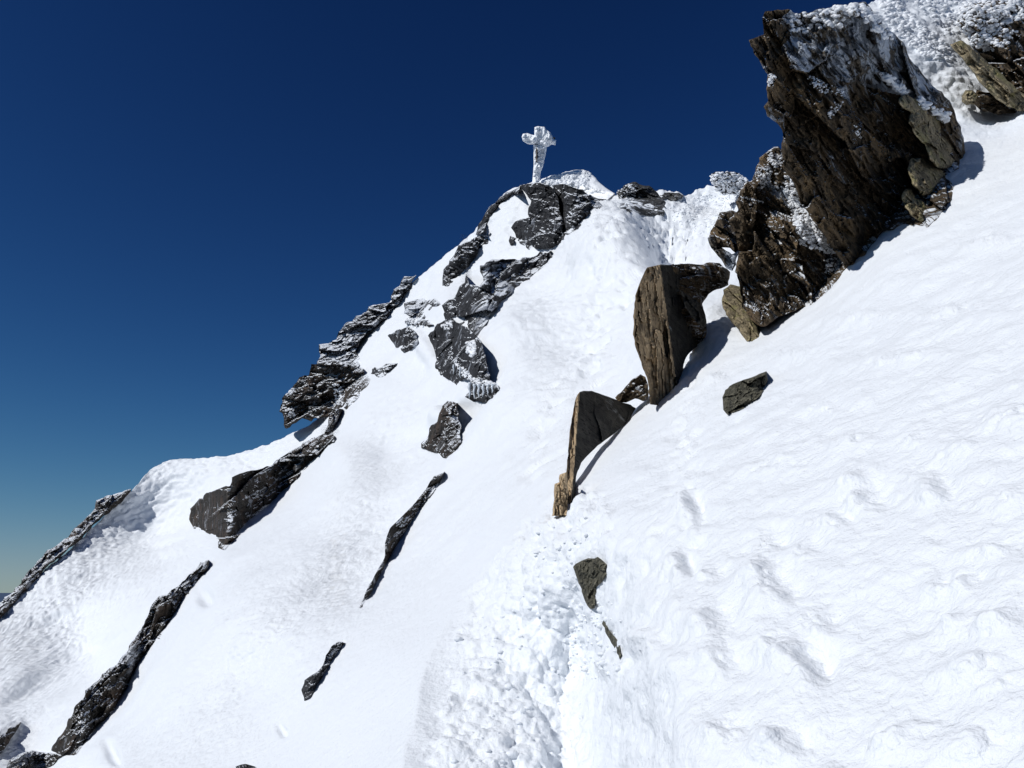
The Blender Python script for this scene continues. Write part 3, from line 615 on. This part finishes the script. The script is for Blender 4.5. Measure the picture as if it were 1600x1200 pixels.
po = relief('rime_pillar', [(1110,281),(1112,272),(1119,268),(1128,270),(1140,267),(1150,268),(1160,275),(1172,285),(1172,300),(1150,306),(1130,303),(1118,296)], M_rimerock, depth=[(1140,290,31.5)], thick=1.5, off=6, label='knobbly pillar of white rime on the skyline beside the lower crag', cat='rime pillar', **SR)
rime_on(po, [(1110,281),(1112,270),(1119,266),(1140,265),(1160,273),(1175,285),(1172,306),(1150,308),(1130,305),(1118,298)], 260, 3.2, 32, 31.5)
relief('skyline_rock', [(812,290),(797,298),(780,308),(768,320),(756,338),(747,352),(744,366),(750,366),(759,350),(770,332),(784,316),(808,302)], M_grey, depth=[(810,295,42.5),(750,360,43),(780,330,42)], thick=2, off=3, label='narrow frosted rock edge descending the skyline left of the summit block', cat='rock', **SR2)
relief('ledge_rock', [(765,364),(744,370),(733,376),(716,383),(706,402),(693,420),(692,446),(698,447),(713,434),(730,420),(740,408),(748,390),(762,382)], M_grey, thick=1.5, off=10, label='black stepped rock just under the skyline between two snow strips', cat='rock', **SR2)
relief('ledge_rock', [(798,368),(806,372),(804,380),(797,382),(794,376)], M_grey, thick=0.8, off=4, label='tiny black rock poking out of snow left of the summit block', cat='rock', **SR2)
# --- central rib with icicles
MR = dict(wall=0.6, bed=(20, 4), step=1.3, edge=9, round_=12, theta=35, squash=2.0, rough=3.2)
rib = relief('rib_crag', [(751,414),(770,405),(806,407),(829,400),(861,392),(862,409),(839,427),(820,442),(797,460),(779,473),(765,496),(752,520),(750,535),(738,528),(716,512),(712,490),(704,492),(700,482),(718,455),(729,432),(733,446),(744,446),(756,437),(750,424)], M_grey,
    thick=3, off=12, cell=44, tilt=0.5, stp=0.25, label='large smooth grey crag with frosted face in the centre of the snow face', cat='crag', **MR)
rib2 = relief('rib_crag', [(669,524),(680,512),(692,502),(706,496),(722,508),(742,522),(755,545),(757,570),(766,590),(779,608),(774,620),(758,627),(738,629),(726,622),(728,604),(735,594),(722,592),(712,600),(697,594),(680,576),(683,556),(676,540)], M_grey,
    thick=3, off=12, cell=22, tilt=0.8, stp=0.5, label='broken black crag carrying icicles, lower end of the central rib', cat='crag', **MR)
rime_on(rib2, [(730,535),(742,532),(746,548),(738,558),(730,550)], 45, 4.0, 41, 28)
rime_on(rib2, [(704,556),(712,560),(740,590),(775,598),(776,603),(750,600),(735,598),(722,584)], 70, 3.0, 42, 27)
rime_on(rib2, [(690,508),(706,502),(708,512),(694,516)], 26, 3.0, 43, 29)
relief('ledge_rock', [(693,478),(700,470),(712,468),(716,476),(712,492),(698,500),(694,490)], M_grey, thick=1.0, off=10, cell=14, label='small black rock step at the upper left of the central rib', cat='rock', **MR)
relief('rib_rock', [(702,626),(712,629),(716,650),(723,668),(720,690),(714,700),(697,715),(680,708),(660,701),(658,693),(668,680),(682,658),(690,636)], M_greyband, thick=2.0, off=12, cell=22, tilt=0.9, stp=0.5, label='isolated black pointed rock in the snow below the icicles', cat='rock', **MR)
relief('rock_strip', [(694,737),(678,744),(664,766),(650,784),(637,799),(622,813),(609,826),(601,848),(601,872),(594,884),(584,902),(570,928),(562,950),(566,948),(580,925),(592,902),(602,884),(614,862),(626,840),(642,818),(660,790),(682,765)], M_greyband, thick=0.8, off=7, cell=16, edge=4, round_=5, theta=50, squash=3, step=1.2, rough=0.9, label='long thin black rib of rock slanting down the middle of the snow face', cat='rock')
relief('embedded_rock', [(530,1003),(518,1010),(510,1024),(502,1044),(488,1054),(476,1062),(471,1078),(476,1096),(486,1088),(496,1070),(508,1052),(520,1030),(540,1004)], M_grey, thick=0.4, off=8, cell=16, edge=6, round_=7, theta=50, step=1.2, rough=1.0, label='small grey rock crescent low in the snow face, bottom centre', cat='rock')
# --- upper left ridge
UR = dict(bed=(10, 7), step=1.3, edge=8, round_=10, theta=14, squash=3.4, rough=3.4)
relief('ledge_rock', [(633,474),(645,467),(662,465),(683,467),(688,474),(676,481),(667,487),(665,502),(655,500),(640,496),(631,490)], M_greyfrost, depth=[(650,470,43),(680,470,43),(650,500,40.5)], thick=1.5, off=8, cell=16, label='flat frosted grey rock ledge under the skyline, uppermost of its group', cat='rock', **UR)
lg = relief('ledge_rock', [(634,497),(650,494),(668,498),(676,506),(668,512),(650,510),(634,508)], M_greyfrost, depth=[(650,500,41.5)], thick=1.2, off=8, cell=14, label='thin frosted rock shelf with a fringe of short icicles', cat='rock', **UR)
rime_on(lg, [(634,498),(650,496),(662,500),(655,506),(636,507)], 70, 2.4, 51, 41)
relief('ledge_rock', [(606,525),(619,517),(640,514),(650,520),(655,530),(652,540),(636,550),(619,541)], M_greyfrost, thick=1.5, off=12, cell=20, label='dark rounded rock below the icicle fringe left of the central rib', cat='rock', **UR)
relief('ledge_rock', [(576,584),(588,574),(604,568),(622,566),(614,576),(604,584),(590,590)], M_greyfrost, thick=0.7, off=5, cell=10, label='low icy rock plates lying flat in snow by the skyline ridge', cat='rock', **UR)
r1 = relief('ridge_crag', [(650,431),(630,434),(622,449),(610,463),(610,472),(596,476),(578,481),(562,492),(552,498),(538,510),(528,519),(525,533),(512,536),(499,539),(497,548),(501,556),(498,566),(510,572),(530,590),(560,592),(563,570),(557,548),(565,530),(590,505),(612,484),(623,473),(630,460),(640,448)], M_greyfrost,
    depth=[(500,560,46.5),(560,560,46),(640,440,49.5)], thick=3, off=6, cell=22, tilt=0.7, stp=0.45, label='long grey crag of stacked frosted plates along the upper left skyline', cat='crag', **UR)
r2 = relief('ridge_crag', [(500,562),(488,570),(482,584),(468,590),(460,602),(447,618),(437,632),(436,645),(444,652),(445,668),(450,672),(462,660),(470,656),(486,656),(500,654),(514,648),(524,640),(530,636),(545,640),(556,622),(572,604),(580,592),(566,578),(545,570),(520,562)], M_greyband,
    depth=[(440,640,43.5),(510,650,42),(560,580,40.5)], thick=3, off=8, cell=24, tilt=0.8, stp=0.5, label='bulky black-brown crag jutting over the snow saddle on the left skyline', cat='crag', **UR)
rime_on(r2, [(520,600),(530,598),(540,612),(536,634),(524,634),(522,616)], 60, 2.6, 52, 41)
rime_on(r2, [(446,640),(456,636),(462,650),(454,656)], 24, 2.6, 53, 42)
rime_on(r2, [(544,628),(566,612),(562,622),(548,636)], 40, 2.6, 54, 40)
rime_on(r2, [(444,616),(452,610),(462,604),(462,610),(450,620)], 20, 2.6, 55, 43)
relief('rib_rock', [(524,640),(534,640),(530,652),(522,664),(518,676),(524,684),(512,690),(506,682),(512,664),(516,650)], M_greyband, thick=1.0, off=6, cell=12, step=1.2, edge=5, round_=6, rough=1.4, theta=60, label='narrow dark rock neck linking the ridge crag to the band below', cat='rock')
# --- lower left bands
BR = dict(bed=(14, 6), edge=8, round_=10, squash=2.6, rough=2.6, step=1.4)
relief('rock_band', [(520,678),(505,678),(490,686),(470,696),(450,708),(430,722),(410,732),(390,736),(374,741),(362,748),(358,760),(345,762),(325,769),(310,780),(298,794),(295,810),(304,826),(322,832),(343,842),(340,855),(352,857),(362,848),(376,832),(384,816),(410,800),(430,780),(445,765),(460,752),(475,734),(500,706),(522,690)], M_greyband,
    thick=2, off=10, cell=40, theta=28, tilt=0.75, stp=0.3, label='big dark rock band with frosted rounded nose between the two left snow slopes', cat='rock band', **BR)
relief('rock_band', [(328,874),(314,880),(305,892),(290,905),(278,914),(265,925),(248,932),(238,944),(230,962),(226,976),(208,1000),(195,1020),(178,1040),(160,1055),(135,1082),(118,1102),(106,1128),(94,1150),(78,1172),(92,1180),(120,1178),(134,1160),(145,1140),(165,1122),(178,1110),(195,1080),(210,1045),(228,1022),(240,1010),(258,985),(270,965),(285,940),(300,922),(310,910),(322,890)], M_greyband,
    thick=1.6, off=9, cell=30, theta=50, tilt=0.8, stp=0.35, label='long brown-black rock band running down to the lower left corner', cat='rock band', **BR)
relief('skyline_rock', [(206,764),(190,767),(170,774),(150,784),(144,800),(130,812),(110,836),(92,850),(75,860),(58,876),(45,890),(30,915),(12,932),(-10,945),(-40,965),(-40,995),(0,966),(30,932),(60,902),(85,878),(120,848),(150,818),(180,792),(204,770)], M_greyband,
    thick=0.5, off=4, wall=0.4, cell=14, theta=40, tilt=0.7, stp=0.4, label='row of dark frosted rocks edging the far left skyline below the saddle', cat='rock ridge', **BR)
relief('embedded_rock', [(33,1128),(18,1136),(4,1146),(-20,1156),(-20,1190),(2,1176),(14,1160),(26,1144)], M_greyband, thick=1.0, off=8, cell=16, theta=40, label='dark rock end at the left picture edge low in the snow', cat='rock', **BR)
relief('embedded_rock', [(28,1178),(50,1174),(78,1175),(98,1180),(86,1192),(60,1204),(40,1230),(0,1230),(8,1196)], M_greyband, thick=1.0, off=10, cell=16, theta=30, label='black rock at the bottom left corner under the long band', cat='rock', **BR)
relief('embedded_rock', [(368,1197),(384,1194),(398,1198),(392,1212),(372,1210)], M_grey, thick=0.3, off=5, cell=10, theta=10, label='tiny rock tip at the bottom picture edge left of centre', cat='rock', edge=4, round_=4, step=1.2, rough=0.8)

# ------------------------------------------------------------------ icicles
def icicle(u, v0, v1, D, r_px):
    ring, seg = 12, 8; a = np.linspace(0, 2 * np.pi, seg, endpoint=False); P = []
    Pt = pt(u, v0, D); Pb = pt(u, v1, D); L = Pt[2] - Pb[2]
    ph = rng.uniform(0, 99)
    for i in range(ring):
        t = i / (ring - 1); rr = r_px * D / F * ((1 - t) ** 0.7 * 0.9 + 0.08) * (1 + 0.22 * math.sin(t * 17 + ph))
        for b in a: P.append([Pt[0] + rr * math.cos(b) + 0.01 * math.sin(9 * t + ph), Pt[1] + rr * math.sin(b), Pt[2] - L * t])
    P.append([Pt[0], Pt[1], Pt[2] - L * 1.04]); P.append(Pt.tolist())
    Fc = []
    for i in range(ring - 1):
        for j in range(seg):
            A_, B_ = i * seg + j, i * seg + (j + 1) % seg; Fc += [[A_, B_, B_ + seg], [A_, B_ + seg, A_ + seg]]
    for j in range(seg): Fc += [[(ring - 1) * seg + j, (ring - 1) * seg + (j + 1) % seg, ring * seg]]; Fc += [[(j + 1) % seg, j, ring * seg + 1]]
    return P, Fc, Pt
def icicles(lst, D, label, group, on):
    for (u, v0, v1, r) in lst:
        hit = surf_points(on, [(u, v0), (u, v1 - 2)])
        if len(hit): D = min(float(((h - EYE) @ np.array([0, cp, sp]))) for h in hit) - 0.3
        P, Fc, o = icicle(u, v0, v1, D, r)
        mesh_obj('icicle', P, Fc, M_ice, origin=np.array(o), label=label, cat='icicle', group=group)
icicles([(734,598,625,3.0),(741,600,625,2.6),(748,600,623,3.0),(755,601,621,2.6),(762,601,618,2.6),(769,600,615,2.3)], 24.9, 'icicle in the fringe hanging from the lower end of the central rib', 'icicles under the central rib', [rib2, bpy.data.objects['snow_slope']])
icicles([(709,570,586,1.8),(719,574,592,2.0)], 26.2, 'icicle hanging on the dark face above the main icicle fringe', 'icicles on the dark face of the rib', [rib2])
icicles([(636,508,515,1.4),(641,509,517,1.4),(646,509,518,1.3),(651,509,518,1.4),(656,508,517,1.4),(661,508,515,1.3)], 40.6, 'short icicle in the row under the thin frosted shelf near the skyline', 'icicles under the frosted shelf', [lg])

# ------------------------------------------------------------------ summit cross
CD = 42.0; base = pt(836, 290, CD)
cr = bpy.data.objects.new('summit_cross', None); C.objects.link(cr); cr.location = base.tolist(); cr['_o'] = base.tolist()
tag(cr, 'summit cross thickly coated in white rime standing on the peak', 'cross')
def beam(name, a, b, wx, D, mat):
    A_, B_ = pt(*a, D), pt(*b, D); d = (B_ - A_); L = np.linalg.norm(d); d /= L; y = np.array([0, 1.0, 0]); x = np.cross(d, y); x /= np.linalg.norm(x); y = np.cross(x, d)
    V = [A_ + d * (L * t) + x * sx * wx + y * sy * wx for t in (0, .5, 1) for sx, sy in ((-1, -1), (1, -1), (1, 1), (-1, 1))]
    Fc = [[0, 3, 2, 1], [8, 9, 10, 11]] + [[k * 4 + j, k * 4 + (j + 1) % 4, k * 4 + 4 + (j + 1) % 4, k * 4 + 4 + j] for k in range(2) for j in range(4)]
    return mesh_obj(name, V, Fc, mat, parent=cr, smooth=False)
beam('post', (837, 292), (838.5, 199), 0.10, CD, M_wood)
beam('crossbeam', (817, 214), (867, 219), 0.10, CD, M_wood)
CR = dict(smooth=True, step=0.8, edge=5, round_=7, thick=0.25, cell=9, squash=1.3, tilt=0.4, stp=0.2, rough=0.5, theta=60, parent=cr, lump=[(0.16, 0.07, 501), (0.07, 0.025, 505)])
relief('rime_coat', [(833,226),(842,226),(854,227),(853,240),(850,252),(848,262),(845,270),(843,282),(840,290),(831,290),(833,270),(834,255)], M_rime, depth=[(840,240,CD - 0.12)], off=3, **CR)
relief('rime_coat', [(815,214),(817,209),(824,208),(832,211),(844,212),(856,214),(864,216),(869,219),(868,227),(862,226),(856,230),(846,228),(836,226),(824,225),(817,221)], M_rime, depth=[(840,220,CD - 0.1)], off=6, **CR)
relief('rime_coat', [(835,199),(841,197),(851,198),(854,203),(860,207),(864,214),(862,222),(852,224),(842,218),(835,214)], M_rime, depth=[(850,210,CD - 0.12)], off=7, **CR)
relief('wood_face', [(837.5,228),(840,228),(840,244),(839,254),(837.5,252)], M_wood, depth=[(840,240,CD - 0.42)], step=0.6, edge=2, round_=1, thick=0.3, cell=9, tilt=0.1, rough=0.2, off=0, parent=cr)
# rime drift beside the cross
dr = relief('rime_drift', [(838,290),(846,280),(860,274),(875,272),(885,268),(900,266),(912,265),(922,270),(935,283),(948,294),(962,304),(950,312),(925,308),(900,300),(870,296),(845,294)], M_rime, depth=[(845,285,42.2),(955,300,40.5),(900,300,41)], step=1.2, edge=14, round_=12, thick=2.5, cell=20, tilt=0.3, stp=0.1, off=2, rough=1.2,
    lump=[(0.45, 0.28, 520), (0.22, 0.16, 525)], smooth=True, label='hummock of lumpy white rime on the summit right of the cross', cat='rime drift')
rime_on(dr, [(846,284),(860,276),(885,270),(915,266),(922,272),(915,290),(890,292),(860,290)], 220, 3.6, 61, 41.5)

# rime lumps grown on the snow around the crest at top right and at the summit saddle
snow_o = bpy.data.objects['snow_slope']; snow_o['_o'] = [0.0, 0.0, 0.0]
def clumps(poly, k, px_, seed, name, label):
    P = surf_points([snow_o], inpoly(poly, k, seed)); r = np.random.default_rng(seed)
    rad = 0.72 * px_ * np.linalg.norm(P - EYE, axis=1) / F * r.uniform(0.4, 1.2, len(P))
    balls(name, P, rad, M_rime, kind='stuff', label=label, cat='rime')
clumps([(1372,-5),(1400,-8),(1420,20),(1450,48),(1480,70),(1495,96),(1470,98),(1440,84),(1405,58),(1385,30)], 420, 3.6, 201, 'rime_clumps', 'thick bead-like ridge of white rime lumps running down from the top edge beside the crag')
clumps([(1420,-20),(1610,-20),(1610,10),(1560,20),(1520,40),(1490,60),(1470,40),(1440,20)], 380, 3.2, 202, 'rime_clumps', 'scattered white rime lumps over the snow at the top right picture edge')
clumps([(1060,312),(1100,300),(1150,305),(1165,320),(1140,345),(1100,370),(1060,350),(1040,330)], 300, 1.9, 203, 'rime_clumps', 'fine crumbly rime grains on the saddle below the white pillar')
# ------------------------------------------------------------------ loose snow lumps kicked along the trail
sl = bpy.data.objects['snow_slope']
uv = []
r_ = np.random.default_rng(5)
line = np.array([(800, 1215), (795, 1090), (825, 970), (872, 880), (908, 820)], float)
for _ in range(90):
    t = r_.uniform(0, 3.999); i = int(t); f = t - i; c = line[i] * (1 - f) + line[i + 1] * f
    wd = 95 - 12 * t; uv.append((c[0] + r_.normal(0, 0.55) * wd, c[1] + r_.normal(0, 8)))
for _ in range(90): uv.append((r_.normal(925, 22), r_.uniform(940, 1060)))
P = surf_points([sl], uv)
rad = np.minimum(r_.gamma(2.0, 0.004, len(P)) + 0.004, 0.03)
balls('snow_clods', P + np.array([0, 0, 0.3]) * rad[:, None], rad, M_snow, kind='stuff', label='loose clods of kicked-up snow scattered along the trodden trail', cat='snow clods')
for o in bpy.data.objects:
    if '_o' in o.keys(): del o['_o']
